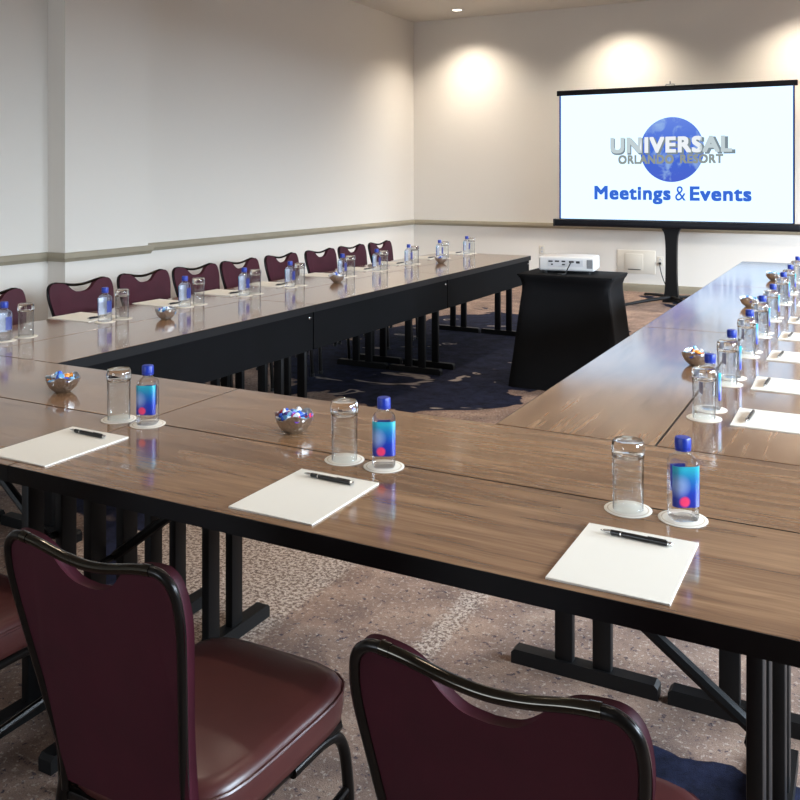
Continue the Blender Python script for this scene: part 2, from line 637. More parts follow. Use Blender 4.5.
# ------------------------------------------------------------------ ceiling light seen in the photograph
t = empty('ceiling_light', (-4.9, 10.94, H), 0, 'small round recessed light glowing in the ceiling near the wall corner', 'ceiling light')
b = MB(); b.lathe([(0.062, 0.0), (0.062, -0.004), (0.085, -0.008), (0.095, -0.004), (0.095, 0.0)], 28); b.build('trim_ring', M['white_plastic'], t)
b = MB(); b.lathe([(0, -0.002), (0.061, -0.002), (0.061, 0.0), (0, 0.0)], 28); b.build('lens', M['lamp'], t)

# ------------------------------------------------------------------ folding tables
TW, TH = 0.457, 0.735


def make_table(L, panel):
    root = empty('folding_table')
    root['category'] = 'table'
    hx, hy = L / 2 - 0.001, TW / 2 - 0.001
    e = 0.0022
    b = MB(); b.box((-hx + e, -hy + e, TH - 0.03), (hx - e, hy - e, TH), 0.0008, 1); b.build('tabletop', M['wood'], root)
    b = MB()
    z0, z1 = TH - 0.041, TH - 0.0008
    b.box((-hx, -hy, z0), (hx, -hy + e, z1)); b.box((-hx, hy - e, z0), (hx, hy, z1))
    b.box((-hx, -hy + e, z0), (-hx + e, hy - e, z1)); b.box((hx - e, -hy + e, z0), (hx, hy - e, z1))
    b.build('edge_band', M['edge'], root)
    b = MB()
    s = 0.03
    for (x0, x1, y0, y1) in ((-hx + s, hx - s, -hy + s, -hy + s + .02), (-hx + s, hx - s, hy - s - .025, hy - s - .005), (-hx + s, -hx + s + .02, -hy + s, hy - s), (hx - s - .02, hx - s, -hy + s, hy - s)):
        b.box((x0, y0, TH - 0.055), (x1, y1, TH - 0.0295))
    b.build('steel_frame', M['black'], root)
    for sx in (-1, 1):
        X = sx * (hx - 0.115)
        for sy in (-1, 1):
            b = MB(); b.box((X - 0.014, sy * 0.056 - 0.027, 0.035), (X + 0.014, sy * 0.056 + 0.027, TH - 0.052), 0.004, 2); b.build('leg', M['black'], root)
        b = MB()
        o_ = [(-0.215, 0.0), (0.215, 0.0), (0.215, 0.032), (0.205, 0.042), (-0.205, 0.042), (-0.215, 0.032)]
        fs = b.prism(o_, -0.022, 0.022)
        bmesh.ops.rotate(b.bm, cent=(0, 0, 0), matrix=Matrix.Rotation(pi / 2, 3, 'Z'), verts=b.bm.verts[:])
        bmesh.ops.translate(b.bm, vec=(X, 0, 0), verts=b.bm.verts[:])
        b.build('foot', M['black'], root)
        b = MB()
        b.tube([(X - sx * 0.012, 0, 0.45), (X - sx * 0.34, 0, TH - 0.045)], 0.013, 8)
        b.tube([(X - sx * 0.012, 0.0, 0.45), (X - sx * 0.012, -0.05, 0.45)], 0.009, 8)
        b.tube([(X - sx * 0.012, 0.0, 0.45), (X - sx * 0.012, 0.05, 0.45)], 0.009, 8)
        b.build('brace', M['black'], root)
    if panel:
        b = MB(); b.box((-hx + 0.004, hy - 0.028, 0.478), (hx - 0.004, hy - 0.016, TH - 0.0415), 0.0015, 1)
        mp = b.build('modesty_panel', M['panel'], root)
        b = MB(); b.box((-hx + 0.03, hy - 0.016, 0.655), (-hx + 0.05, hy - 0.011, 0.668), 0.002, 2); b.build('panel_catch', M['silver'], mp)
    return root


GT = 'folding tables set in a hollow square'
k1 = Kind(make_table(1.83, False))
FX = (-1.886 - 0.915, -1.886 + 0.915)
FN = {0: 'left', 1: 'right'}
for i, fx in enumerate(FX):
    for yc, nm in ((1.718, 'nearest the camera'), (2.176, 'beside the hollow')):
        side = 'left one, by the leftmost chair' if i == 0 else 'under the middle and right notepads'
        if nm == 'beside the hollow':
            side = 'at the left, holding the leftmost candy bowl' if i == 0 else 'holding the middle candy bowl, beside the open hollow'
            lb = 'brown woodgrain folding table ' + side
        else:
            lb = 'brown woodgrain folding table at the front edge, ' + side
        k1.place((fx, yc, 0), 0, lb, GT)
ORD = ['first', 'second', 'third', 'fourth', 'fifth', 'sixth', 'seventh', 'eighth', 'ninth', 'tenth']
POS3 = ['adjoining the front tables', 'in the middle', 'at the far end']
LL = 1.815
k2 = Kind(make_table(LL, True))
k3 = Kind(make_table(LL, False))
for k in range(3):
    yc = 2.405 + LL * (k + 0.5)
    k2.place((-2.993, yc, 0), -pi / 2, 'woodgrain folding table with black modesty panel, left row, ' + POS3[k], GT)
    k3.place((-3.450, yc, 0), -pi / 2, 'woodgrain folding table on the chair side of the left row, ' + POS3[k], GT)
RL = 1.918
k4 = Kind(make_table(RL, False))
for k in range(3):
    yc = 2.405 + RL * (k + 0.5)
    k4.place((-0.728, yc, 0), pi / 2, 'shiny woodgrain folding table, bare inner side of right row, ' + POS3[k], GT)
    k4.place((-0.271, yc, 0), pi / 2, 'woodgrain folding table under the notepads of the right row, ' + POS3[k], GT)

# ------------------------------------------------------------------ banquet chairs


def catmull(pts, sub=5, closed=False):
    P = [Vector(p) for p in pts]
    n = len(P)
    out = []
    rng = range(n) if closed else range(n - 1)
    for i in rng:
        p0 = P[(i - 1) % n] if closed or i > 0 else P[0]
        p1, p2 = P[i], P[(i + 1) % n]
        p3 = P[(i + 2) % n] if closed or i + 2 < n else P[-1]
        for s in range(sub):
            t = s / sub
            out.append(0.5 * ((2 * p1) + (-p0 + p2) * t + (2 * p0 - 5 * p1 + 4 * p2 - p3) * t * t + (-p0 + 3 * p1 - 3 * p2 + p3) * t ** 3))
    if not closed:
        out.append(P[-1])
    return out


def lean(z):
    return -0.185 - max(0.0, z - 0.45) * 0.2


def make_chair():
    root = empty('banquet_chair')
    root['category'] = 'chair'
    # seat cushion: rounded slab, domed
    b = MB()
    n = 48
    outl = []
    for k in range(n):
        th = 2 * pi * k / n
        c, s = cos(th), sin(th)
        p = 5.0
        r = (abs(c) ** p + abs(s) ** p) ** (-1 / p)
        y = 0.035 + 0.222 * r * s
        w = 0.182 + 0.010 * (y / 0.23)
        outl.append((w * r * c, y))
    layers = [(0.90, 0.385), (0.985, 0.392), (1.0, 0.41), (1.0, 0.435), (0.985, 0.452), (0.94, 0.463), (0.85, 0.468), (0.6, 0.473), (0.3, 0.475)]
    rings = [[b.bm.verts.new((x * s, 0.035 + (y - 0.035) * s, z)) for x, y in outl] for s, z in layers]
    for A, B in zip(rings, rings[1:]):
        for k in range(n):
            b.bm.faces.new((A[k], A[(k + 1) % n], B[(k + 1) % n], B[k]))
    b.bm.faces.new(rings[0][::-1]); b.bm.faces.new(rings[-1])
    seat = b.build('seat', M['seat'], root, angle=70)
    b = MB()
    ring = [(x * 1.002, 0.035 + (y - 0.035) * 1.002, 0.447) for x, y in outl]
    b.tube(ring + [ring[0]], 0.0035, 6, cap=False); b.build('piping', M['seat'], seat)
    # upholstered back
    half = [(0.0, 0.792), (0.035, 0.797), (0.062, 0.814), (0.082, 0.836), (0.105, 0.851), (0.130, 0.857), (0.160, 0.857), (0.176, 0.842), (0.183, 0.813), (0.183, 0.77), (0.172, 0.70), (0.151, 0.57), (0.137, 0.44), (0.131, 0.425), (0.0, 0.425)]
    full = half + [(-x, z) for x, z in reversed(half[1:-1])]
    top = [p.to_tuple() for p in catmull([(x, 0, z) for x, z in half[:13]], 4)]
    top = [(x, z) for x, _, z in top] + half[13:]
    outline = top + [(-x, z) for x, z in reversed(top[1:-1])]
    b = MB()
    cx0, cz0 = 0.0, 0.62
    m = len(outline)
    tl = [(-0.012, 0.008), (-0.006, 0.002), (0.0, 0.0), (0.004, 0.0), (0.011, 0.006)]
    rings = []
    for yy, ins in tl:
        rg = []
        for i, (x, z) in enumerate(outline):
            px, pz = outline[i - 1]; nx, nz = outline[(i + 1) % m]
            tx, tz = nx - px, nz - pz
            l = math.hypot(tx, tz) or 1
            ox, oz = tz / l, -tx / l      # outward or inward, fixed by test below
            rg.append((x - ox * ins * SGN, yy + lean(z), z - oz * ins * SGN))
        rings.append([b.bm.verts.new(p) for p in rg])
    for A, B in zip(rings, rings[1:]):
        for k in range(m):
            b.bm.faces.new((A[k], A[(k + 1) % m], B[(k + 1) % m], B[k]))
    b.bm.faces.new(rings[0][::-1]); b.bm.faces.new(rings[-1])
    bmesh.ops.triangulate(b.bm, faces=[f for f in b.bm.faces if len(f.verts) > 4])
    b.build('backrest', M['back'], root, angle=50)
    # tube frame round the back
    side = [(0.131, 0.40), (0.136, 0.47), (0.151, 0.57), (0.172, 0.70), (0.182, 0.77), (0.183, 0.813), (0.176, 0.843), (0.157, 0.859), (0.132, 0.860)]
    for sx in (-1, 1):
        b = MB()
        pts = catmull([(sx * x, lean(z) - 0.010, z) for x, z in side], 4)
        b.tube(pts, 0.0078, 10); b.build('back_frame', M['chair_metal'], root)
    bar = [(-0.132, 0.860), (-0.10, 0.855), (-0.05, 0.844), (0, 0.839), (0.05, 0.844), (0.10, 0.855), (0.132, 0.860)]
    b = MB(); b.tube(catmull([(x, lean(z) - 0.010, z) for x, z in bar], 4), 0.0082, 12)
    for sx in (-1, 1):
        b.tube([(sx * 0.126, lean(.86) - 0.010, 0.8595), (sx * 0.140, lean(.86) - 0.010, 0.8608)], 0.0090, 12)
    b.build('grab_bar', M['bar_metal'], root)
    # under-seat frame and legs
    b = MB()
    loop = [(-0.15, -0.175, 0.378), (-0.17, 0.20, 0.378), (-0.15, 0.225, 0.378), (0.15, 0.225, 0.378), (0.17, 0.20, 0.378), (0.15, -0.175, 0.378), (-0.15, -0.175, 0.378)]
    b.tube(loop, 0.011, 8); b.build('seat_frame', M['chair_metal'], root)
    for sx in (-1, 1):
        b = MB(); b.tube(catmull([(sx * 0.139, lean(.42) - 0.004, 0.42), (sx * 0.155, -0.185, 0.36), (sx * 0.172, -0.21, 0.2), (sx * 0.185, -0.255, 0.0)], 5), 0.0115, 10)
        lg = b.build('leg', M['chair_metal'], root)
        b = MB(); b.lathe([(0, 0), (0.015, 0), (0.015, 0.02), (0, 0.02)], 12, centre=(sx * 0.185, -0.2535, 0)); b.build('foot_cap', M['dark_plastic'], lg)
        b = MB(); b.tube(catmull([(sx * 0.166, 0.05, 0.374), (sx * 0.170, 0.16, 0.372), (sx * 0.176, 0.205, 0.345), (sx * 0.181, 0.222, 0.25), (sx * 0.185, 0.235, 0.0)], 5), 0.0115, 10)
        lg = b.build('leg', M['chair_metal'], root)
        b = MB(); b.lathe([(0, 0), (0.015, 0), (0.015, 0.02), (0, 0.02)], 12, centre=(sx * 0.185, 0.235, 0)); b.build('foot_cap', M['dark_plastic'], lg)
    for sx in (-1, 1):
        b = MB(); b.tube([(sx * 0.181, -0.207, 0.22), (sx * 0.181, 0.222, 0.25)], 0.008, 8); b.build('stretcher', M['chair_metal'], root)
    return root


SGN = 1
kc = Kind(make_chair())
CG = 'maroon banquet chairs'
kc.place((-1.085, 1.273, 0), radians(0), 'maroon banquet chair seen from behind with its seat in view, at the front table', CG)
kc.place((-0.395, 1.243, 0), radians(-0.5), 'maroon banquet chair cut off by the bottom edge, only its back top in view', CG)
kc.place((-1.86, 1.243, 0), radians(0), 'maroon banquet chair at the left edge, only part of its seat in view', CG)
for i, yc in enumerate((3.115, 3.735, 4.25, 4.73, 5.226, 5.763, 6.30, 6.83, 7.36)):
    o = kc.place((-3.83 + 0.006 * sin(i * 2.3), yc, 0), -pi / 2 + radians(1.5 * sin(i * 1.7)), 'maroon banquet chair against the left table row, %s from the near end' % ORD[i], CG)
    o.scale = (1.28 if i == 1 else 1.16, 1, 0.985)

# ------------------------------------------------------------------ place settings


def make_pad():
    root = empty('notepad'); root['category'] = 'notepad'
    b = MB(); b.box((-0.108, -0.14, 0), (0.108, 0.14, 0.004), 0.0006, 1); b.build('sheets', M['paper'], root)
    b = MB(); b.box((-0.108, 0.137, 0), (0.108, 0.1405, 0.0043), 0.0005, 1); b.build('glued_edge', M['coaster'], root)
    return root


def make_pen():
    root = empty('pen'); root['category'] = 'pen'
    r = 0.0052
    b = MB(); b.tube([(-0.052, 0, r), (0.0, 0, r), (0.058, 0, r)], [r * 0.95, r, r * 0.95], 12); b.build('barrel', M['pen'], root)
    b = MB(); b.tube([(-0.074, 0, r), (-0.066, 0, r), (-0.053, 0, r)], [0.0012, 0.0032, r * 0.9], 10); b.build('tip', M['silver'], root)
    b = MB(); b.tube([(-0.034, 0, r), (-0.031, 0, r)], r * 1.06, 12); b.build('ring', M['silver'], root)
    b = MB(); b.tube([(0.058, 0, r), (0.066, 0, r), (0.068, 0, r)], [r * 0.8, r * 0.8, r * 0.4], 10); b.build('button', M['silver'], root)
    b = MB(); b.box((0.02, -0.0012, 2 * r - 0.0004), (0.056, 0.0012, 2 * r + 0.0012)); b.build('clip', M['pen'], root)
    return root


def make_coaster():
    root = empty('coaster'); root['category'] = 'coaster'
    b = MB(); b.lathe([(0, 0), (0.0495, 0), (0.0505, 0.0008), (0.0505, 0.0015), (0.0495, 0.002), (0, 0.002)], 48); b.build('board', M['coaster'], root)
    b = MB(); b.lathe([(0.0415, 0.002), (0.0428, 0.0022), (0.0441, 0.002)], 48); b.build('rim_line', M['coaster_line'], root)
    return root


def make_glass():
    root = empty('drinking_glass'); root['category'] = 'glass'

    def facets(th, z):
        return 1 + (0.022 * cos(18 * th) if 0.116 < z < 0.142 else 0)
    b = MB()
    b.lathe([(0.0342, 0.1125), (0.0333, 0.106), (0.0328, 0.06), (0.0325, 0.001), (0.0318, 0.0002), (0.0310, 0.001), (0.0313, 0.06), (0.0318, 0.106), (0.0320, 0.1125)], 56)
    b.build('glass_wall', M['thin_glass'], root, angle=60)
    b = MB()
    b.lathe([(0, 0.1455), (0.024, 0.1455), (0.0312, 0.1475), (0.0338, 0.144), (0.0350, 0.132), (0.0347, 0.119), (0.0340, 0.113), (0.031, 0.113), (0.028, 0.116), (0.020, 0.120), (0, 0.1215)], 56, shape=facets)
    b.build('thick_base', M['glass'], root, angle=60)
    return root


def squircle(p):
    def f(th, z):
        q = p if z < 0.128 else 2.0
        return (abs(cos(th)) ** q + abs(sin(th)) ** q) ** (-1 / q)
    return f


def back_label(root):
    b = MB()
    n = 12
    rows = []
    for z in (0.048, 0.105):
        for q in (1.003, 1.014):
            row = []
            for k in range(n + 1):
                th = pi / 2 + radians(30) * (2 * k / n - 1)
                s = squircle(4.0)(th, 0.05) * 0.0287 * q
                row.append(b.bm.verts.new((s * cos(th), s * sin(th), z)))
            rows.append(row)
    i0, o0, i1, o1 = rows
    for k in range(n):
        b.bm.faces.new((o0[k], o0[k + 1], o1[k + 1], o1[k]))
        b.bm.faces.new((i0[k], i1[k], i1[k + 1], i0[k + 1]))
    b.build('back_label', M['label_dark'], root)


def make_bottle():
    root = empty('water_bottle'); root['category'] = 'water bottle'
    prof = [(0, 0.003), (0.02, 0.0005), (0.0265, 0.002), (0.0285, 0.008), (0.0285, 0.026), (0.0282, 0.028), (0.0282, 0.110), (0.0285, 0.112), (0.028, 0.119), (0.0245, 0.127), (0.018, 0.1335), (0.0135, 0.138), (0.0128, 0.149), (0, 0.149)]
    b = MB(); b.lathe(prof, 48, shape=squircle(4.0)); b.build('bottle_body', M['water'], root, angle=50)
    b = MB()
    n = 40
    rows = [0.032, 0.036, 0.07, 0.110, 0.116]
    vs = []
    for z in rows:
        row = []
        for k in range(n + 1):
            th = -pi / 2 + radians(61) * (2 * k / n - 1)
            s = squircle(4.0)(th, 0.05) * 0.0287
            row.append((s * cos(th), s * sin(th), z))
        vs.append(row)
    V = [[b.bm.verts.new(p) for p in row] for row in vs]
    W = [[b.bm.verts.new((p[0] * 1.012, p[1] * 1.012, p[2])) for p in row] for row in vs]
    for A, B in zip(W, W[1:]):
        for k in range(n):
            b.bm.faces.new((A[k], A[k + 1], B[k + 1], B[k]))
    for A, B in zip(V, V[1:]):
        for k in range(n):
            b.bm.faces.new((A[k], B[k], B[k + 1], A[k + 1])).material_index = 1
    b.build('label', [M['label'], M['label_back']], root)
    back_label(root)
    b = MB()
    def knurl(th, z):
        return 1 + 0.02 * (1 if int(th / (2 * pi) * 48) % 2 else -1)
    b.lathe([(0, 0.1475), (0.0162, 0.1475), (0.0164, 0.1500), (0.0164, 0.1665), (0.0150, 0.1695), (0, 0.170)], 48, shape=knurl)
    cp = b.build('cap', M['cap'], root, angle=60)
    b = MB(); b.lathe([(0.0132, 0.1425), (0.0165, 0.1430), (0.0165, 0.1462), (0.0132, 0.1466)], 32); b.build('cap_ring', M['cap'], root)
    return root


kpad, kpen, kcoa, kgls, kbot = Kind(make_pad()), Kind(make_pen()), Kind(make_coaster()), Kind(make_glass()), Kind(make_bottle())


def setting(x, y, rz, where, group, oy=0.232, turn=0.0, pad=True, pen=0.028, pen_along=True, jit=0.0):
    """rz = 0: the person sits on the -y side and faces +y; origin is the middle of the pad"""
    R = Matrix.Rotation(rz, 3, 'Z')

    def W(px, py, z):
        v = R @ Vector((px, py, 0))
        return (x + v.x, y + v.y, z)
    if pad:
        kpad.place(W(0, 0, TH), rz + jit, 'white notepad ' + where, 'notepads ' + group)
        if pen_along:
            kpen.place(W(0.0, 0.098, TH + 0.0043), rz - 0.05 + jit, 'black pen lying across the notepad ' + where, 'pens ' + group)
        else:
            kpen.place(W(-0.005, 0.07, TH + 0.0043), rz + jit * 2, 'black pen lying across the notepad ' + where, 'pens ' + group)
    bx, by = 0.057, oy
    gx, gy = -0.057, oy
    kcoa.place(W(gx, gy, TH), 0, 'round white coaster under the upturned glass ' + where, 'coasters ' + group)
    kcoa.place(W(bx, by, TH), 0, 'round white coaster under the water bottle ' + where, 'coasters ' + group)
    kgls.place(W(gx, gy, TH + 0.0022), 0.3 * x + y, 'clear tumbler upside down ' + where, 'upturned glasses ' + group)
    kbot.place(W(bx, by, TH + 0.0022), rz + turn, 'clear water bottle, blue cap, ' + where, 'water bottles ' + group)


setting(-1.90, 1.662, 0, 'at the left setting of the front table', 'on the front table', oy=0.267, turn=0.42)
setting(-1.113, 1.660, 0, 'at the middle setting of the front table', 'on the front table', oy=0.257, turn=0.50)
setting(-0.398, 1.652, 0, 'at the right setting of the front table', 'on the front table', oy=0.261, turn=0.55)
for i, yc in enumerate((2.69, 3.272, 3.855, 4.385, 4.87, 5.525, 6.03, 6.57, 7.17, 7.77)):
    setting(-3.56, yc, -pi / 2, 'at the left row setting, %s from the front' % ORD[i], 'on the left table row', oy=0.205, pad=i > 0, jit=0.02 * sin(i * 2.1))
for i, yc in enumerate((2.805, 3.30, 3.847, 4.348, 4.86, 5.51, 6.02, 6.70)):
    setting(-0.209, yc, pi / 2, 'at the right row setting, %s from the front' % ORD[i], 'on the right table row', oy=0.220, turn=0.48 + 0.08 * sin(i * 2.7), jit=0.015 * sin(i * 1.9), pen_along=False if i < 0 else True)

# ------------------------------------------------------------------ candy bowls and wrapped candies


def make_bowl():
    def rim(th, i):
        k = {3: 0.2, 4: 0.6, 5: 1, 6: 1, 7: 0.6, 8: 0.2}.get(i, 0)
        return k * 0.006 * (cos(3 * th) + 0.5 * sin(5 * th + 1))
    b = MB()
    prof = [(0, 0.001), (0.020, 0.0), (0.028, 0.004), (0.044, 0.020), (0.052, 0.038), (0.0545, 0.050), (0.0535, 0.0505), (0.0505, 0.038), (0.042, 0.021), (0.027, 0.007), (0, 0.004)]
    b.lathe(prof, 40, rim=rim)
    o = b.build('candy_bowl', M['hammered'], angle=70)
    o['category'] = 'bowl'
    return o


def make_candy(colour):
    b = MB()
    n = 10
    b.tube([(-0.021, 0, 0), (-0.013, 0, 0), (-0.0105, 0, 0), (-0.006, 0, 0), (0, 0, 0), (0.006, 0, 0), (0.0105, 0, 0), (0.013, 0, 0), (0.021, 0, 0)],
           [0.0085, 0.0035, 0.0042, 0.0075, 0.0085, 0.0075, 0.0042, 0.0035, 0.0085], n)
    o = b.build('wrapped_candy', WRAP[colour], angle=60)
    o['category'] = 'candy'
    return o


kbowl = Kind(make_bowl())
kcandy = {}
bowls = [
    (-2.377, 2.092, 'at the left end of the front tables', 12, ['light blue', 'white', 'blue', 'light blue', 'orange']),
    (-1.422, 2.060, 'in the middle of the front tables', 16, ['blue', 'white', 'purple', 'light blue', 'red', 'white']),
    (-3.152, 3.427, 'on the left row near the front', 8, ['light blue', 'white', 'blue']),
    (-3.227, 5.19, 'on the left row by its middle', 6, ['white', 'blue']),
    (-3.19, 6.79, 'on the left row near its far end', 6, ['white', 'blue']),
    (-0.578, 3.52, 'on the right row, nearest the front', 9, ['blue', 'white', 'orange', 'light blue']),
    (-0.579, 5.27, 'on the right row, second from the front', 6, ['blue', 'white', 'light blue']),
    (-0.580, 6.72, 'on the right row, third from the front', 6, ['light blue', 'white']),
]
rng = random.Random(3)
for bx, by, where, nc, cols in bowls:
    kbowl.place((bx, by, TH), rng.uniform(0, 6), 'wavy rimmed hammered silver candy bowl ' + where, 'silver candy bowls')
    nc += 3
    for j in range(nc):
        c = cols[j % len(cols)]
        if j < nc * 0.55:
            r_, a_ = 0.031, j * 2 * pi / max(1, int(nc * 0.55)) + 0.4
            z_ = 0.040
        else:
            q = j - int(nc * 0.55)
            r_, a_ = 0.015, q * 2 * pi / max(1, nc - int(nc * 0.55)) + 1.0
            z_ = 0.051
        if c not in kcandy:
            kcandy[c] = Kind(make_candy(c))
        o = kcandy[c].place((bx + r_ * cos(a_), by + r_ * sin(a_), TH + z_ + rng.uniform(-0.002, 0.003)), 0, c + ' wrapped candy in the silver bowl ' + where, c + ' candies in the bowl ' + where)
        o.rotation_euler = (rng.uniform(-0.3, 0.3), rng.uniform(-0.45, 0.45), rng.uniform(0, 6.28))

# ------------------------------------------------------------------ projector cart in a black stretch cover
CX, CY, CW, CD, CH = -1.832, 6.075, 0.675, 0.45, 0.785
t = empty('projector_cart', (CX, CY, 0), 0, 'small table in a black stretch cover in the hollow, holding the projector', 'table')
b = MB()
n_side = 14
levels = [(0.0, 1.17, 0.0), (0.08, 1.145, 0.004), (0.2, 1.10, 0.010), (0.4, 1.03, 0.020), (0.55, 0.98, 0.028), (0.66, 0.938, 0.030), (0.71, 0.93, 0.024), (0.745, 0.955, 0.010), (0.768, 0.995, 0.0), (0.779, 1.0, 0.0), (0.785, 0.992, 0.0)]
rings = []
for z, s, pinch in levels:
    ring = []
    corners = [(-1, -1), (1, -1), (1, 1), (-1, 1)]
    for k in range(4):
        (x0, y0), (x1, y1) = corners[k], corners[(k + 1) % 4]
        for q in range(n_side):
            u = q / n_side
            px, py = x0 + (x1 - x0) * u, y0 + (y1 - y0) * u
            bow = pinch * sin(pi * u)
            nx, ny = (0, y0) if y0 == y1 else (x0, 0)
            rr = 0.04
            X, Y = px * CW / 2 * s, py * CD / 2 * s
            # rounded corners
            qx, qy = CW / 2 * s - rr, CD / 2 * s - rr
            if abs(X) > qx and abs(Y) > qy:
                ex, ey = abs(X) - qx, abs(Y) - qy
                l = math.hypot(ex, ey)
                if l > rr:
                    X = math.copysign(qx + ex * rr / l, X); Y = math.copysign(qy + ey * rr / l, Y)
            ring.append(b.bm.verts.new((X - nx * bow, Y - ny * bow, z)))
    rings.append(ring)
m_ = len(rings[0])
for A, B in zip(rings, rings[1:]):
    for k in range(m_):
        b.bm.faces.new((A[k], A[(k + 1) % m_], B[(k + 1) % m_], B[k]))
b.bm.faces.new(rings[0][::-1])
b.build('stretch_cover', M['spandex'], t, angle=60)
b = MB(); b.box((-CW / 2 + 0.004, -CD / 2 + 0.004, CH - 0.012), (CW / 2 - 0.004, CD / 2 - 0.004, CH + 0.001), 0.004, 2); b.build('cover_top', M['spandex'], t)

# projector
t = empty('projector', (CX - 0.042, CY + 0.06, CH + 0.001), radians(8), 'white projector with rear sockets on the black covered table', 'projector')
b = MB(); b.box((-0.195, -0.135, 0.018), (0.195, 0.135, 0.118), 0.016, 4); bd = b.build('housing', M['white_plastic'], t)
b = MB(); b.box((-0.13, -0.1372, 0.050), (0.115, -0.1345, 0.098), 0.002, 1); sp = b.build('socket_panel', mat('socket_panel_grey', (190, 190, 192), 0.5), t)
for i, (sx, sz, w, h) in enumerate([(-0.11, 0.085, 0.030, 0.010), (-0.065, 0.086, 0.030, 0.010), (-0.02, 0.086, 0.026, 0.010), (0.035, 0.084, 0.034, 0.013), (0.08, 0.082, 0.026, 0.016), (-0.10, 0.064, 0.014, 0.010), (-0.02, 0.064, 0.022, 0.009)]):
    b = MB(); b.box((sx - w / 2, -0.1392, sz - h / 2), (sx + w / 2, -0.1368, sz + h / 2), 0.002, 1); b.build('socket', M['dark_plastic'], sp)
for sx in (-1, 1):
    b = MB(); b.lathe([(0, 0), (0.012, 0), (0.012, 0.006), (0.007, 0.008), (0.007, 0.02), (0, 0.02)], 14, centre=(sx * 0.15, -0.1, 0)); b.build('foot', M['dark_plastic'], t)
b = MB(); b.lathe([(0, 0), (0.014, 0), (0.014, 0.02), (0, 0.02)], 14, centre=(0, 0.1, 0)); b.build('foot', M['dark_plastic'], t)
b = MB(); b.box((0.14, -0.1362, 0.04), (0.18, -0.1345, 0.10), 0.002, 1)
for k in range(5):
    b.box((0.145, -0.1375, 0.046 + k * 0.011), (0.175, -0.136, 0.051 + k * 0.011))
b.build('vent_grille', M['grey_plastic'], t)
b = MB(); b.lathe([(0, 0), (0.038, 0), (0.040, 0.008), (0.036, 0.014), (0.0, 0.014)], 28)
bmesh.ops.rotate(b.bm, cent=(0, 0, 0), matrix=Matrix.Rotation(-pi / 2, 3, 'X'), verts=b.bm.verts[:])
bmesh.ops.translate(b.bm, vec=(0.08, 0.13, 0.068), verts=b.bm.verts[:]); b.build('lens_ring', M['dark_plastic'], t)
# projector lead
b = MB()
b.tube(catmull([(CX + 0.012, CY - 0.080, CH + 0.085), (CX + 0.01, CY - 0.10, CH + 0.07), (CX - 0.005, CY - 0.12, CH + 0.03), (CX - 0.015, CY - 0.125, CH + 0.0075), (CX - 0.03, CY - 0.15, CH + 0.0065), (CX - 0.06, CY - 0.16, CH + 0.006)], 5), 0.0045, 8)
tag(b.build('video_cable', M['cord']), 'short black cable hanging from the back of the white projector', 'cable')

# ------------------------------------------------------------------ projection screen
SX0, SX1, SY = -3.395, -0.672, 10.6
SC = (SX0 + SX1) / 2
t = empty('projection_screen', (SC, SY, 0), 0, 'large standing projection screen showing a blue globe and lettering', 'projection screen')
hw = (SX1 - SX0) / 2
b = MB(); b.box((-hw + 0.03, -0.004, 0.94), (hw - 0.03, 0.004, 2.49)); b.build('border', M['screen_case'], t)
b = MB(); b.box((-hw + 0.050, -0.0065, 0.962), (hw - 0.048, -0.0042, 2.472)); fab = b.build('screen_fabric', M['screen'], t)
for xx in (-hw + 0.040, hw - 0.050):
    b = MB(); b.box((xx - (0.006 if xx < 0 else 0.0), -0.0075, 0.962), (xx + 0.012, -0.0043, 2.468)); b.build('blue_fringe', M['screen_blue'], fab)
b = MB(); b.box((-hw, -0.022, 2.470), (hw, 0.022, 2.535), 0.008, 2); tb = b.build('top_bar', M['screen_case'], t)
b = MB(); b.tube([(-0.05, 0, 2.535), (-0.045, 0, 2.552), (0.045, 0, 2.552), (0.05, 0, 2.535)], 0.006, 8); b.tube([(0, 0, 2.55), (0, 0, 2.585)], 0.007, 8); b.build('hook', M['grey_plastic'], tb)
b = MB(); b.box((-hw - 0.03, -0.035, 0.868), (hw + 0.03, 0.045, 0.955), 0.02, 3); cs = b.build('roller_case', M['screen_case'], t)
for sx in (-1, 1):
    b = MB(); b.box((sx * (hw + 0.03) - 0.012, -0.037, 0.866), (sx * (hw + 0.03) + 0.012, 0.047, 0.957), 0.008, 2); b.build('end_cap', M['dark_plastic'], cs)
b = MB()
col = [(0.125, 0.875), (0.10, 0.85), (0.078, 0.80), (0.066, 0.70), (0.063, 0.5), (0.066, 0.25), (0.08, 0.08), (0.10, 0.0)]
col = [(p.x, p.z) for p in catmull([(x, 0, z) for x, z in col], 4)]
b.prism(col + [(-x, z) for x, z in reversed(col)], 0.05, 0.13)
b.build('stand_column', M['black'], t)
for (ex, ey) in ((-0.42, -0.50), (0.42, -0.50), (-0.42, 0.62), (0.42, 0.62)):
    b = MB(); b.tube([(0, 0.09, 0.06), (ex * 0.5, 0.09 + (ey - 0.09) * 0.5, 0.045), (ex, ey, 0.016)], [0.022, 0.02, 0.015], 10); lg = b.build('leg', M['black'], t)
    b = MB(); b.lathe([(0, 0), (0.022, 0), (0.022, 0.018), (0, 0.022)], 12, centre=(ex, ey, 0)); b.build('foot_cap', M['dark_plastic'], lg)
# handle of the rear rod
b = MB(); b.box((-0.012, 0.012, 0.955), (0.012, 0.03, 2.47)); b.build('rear_rod', M['black'], t)


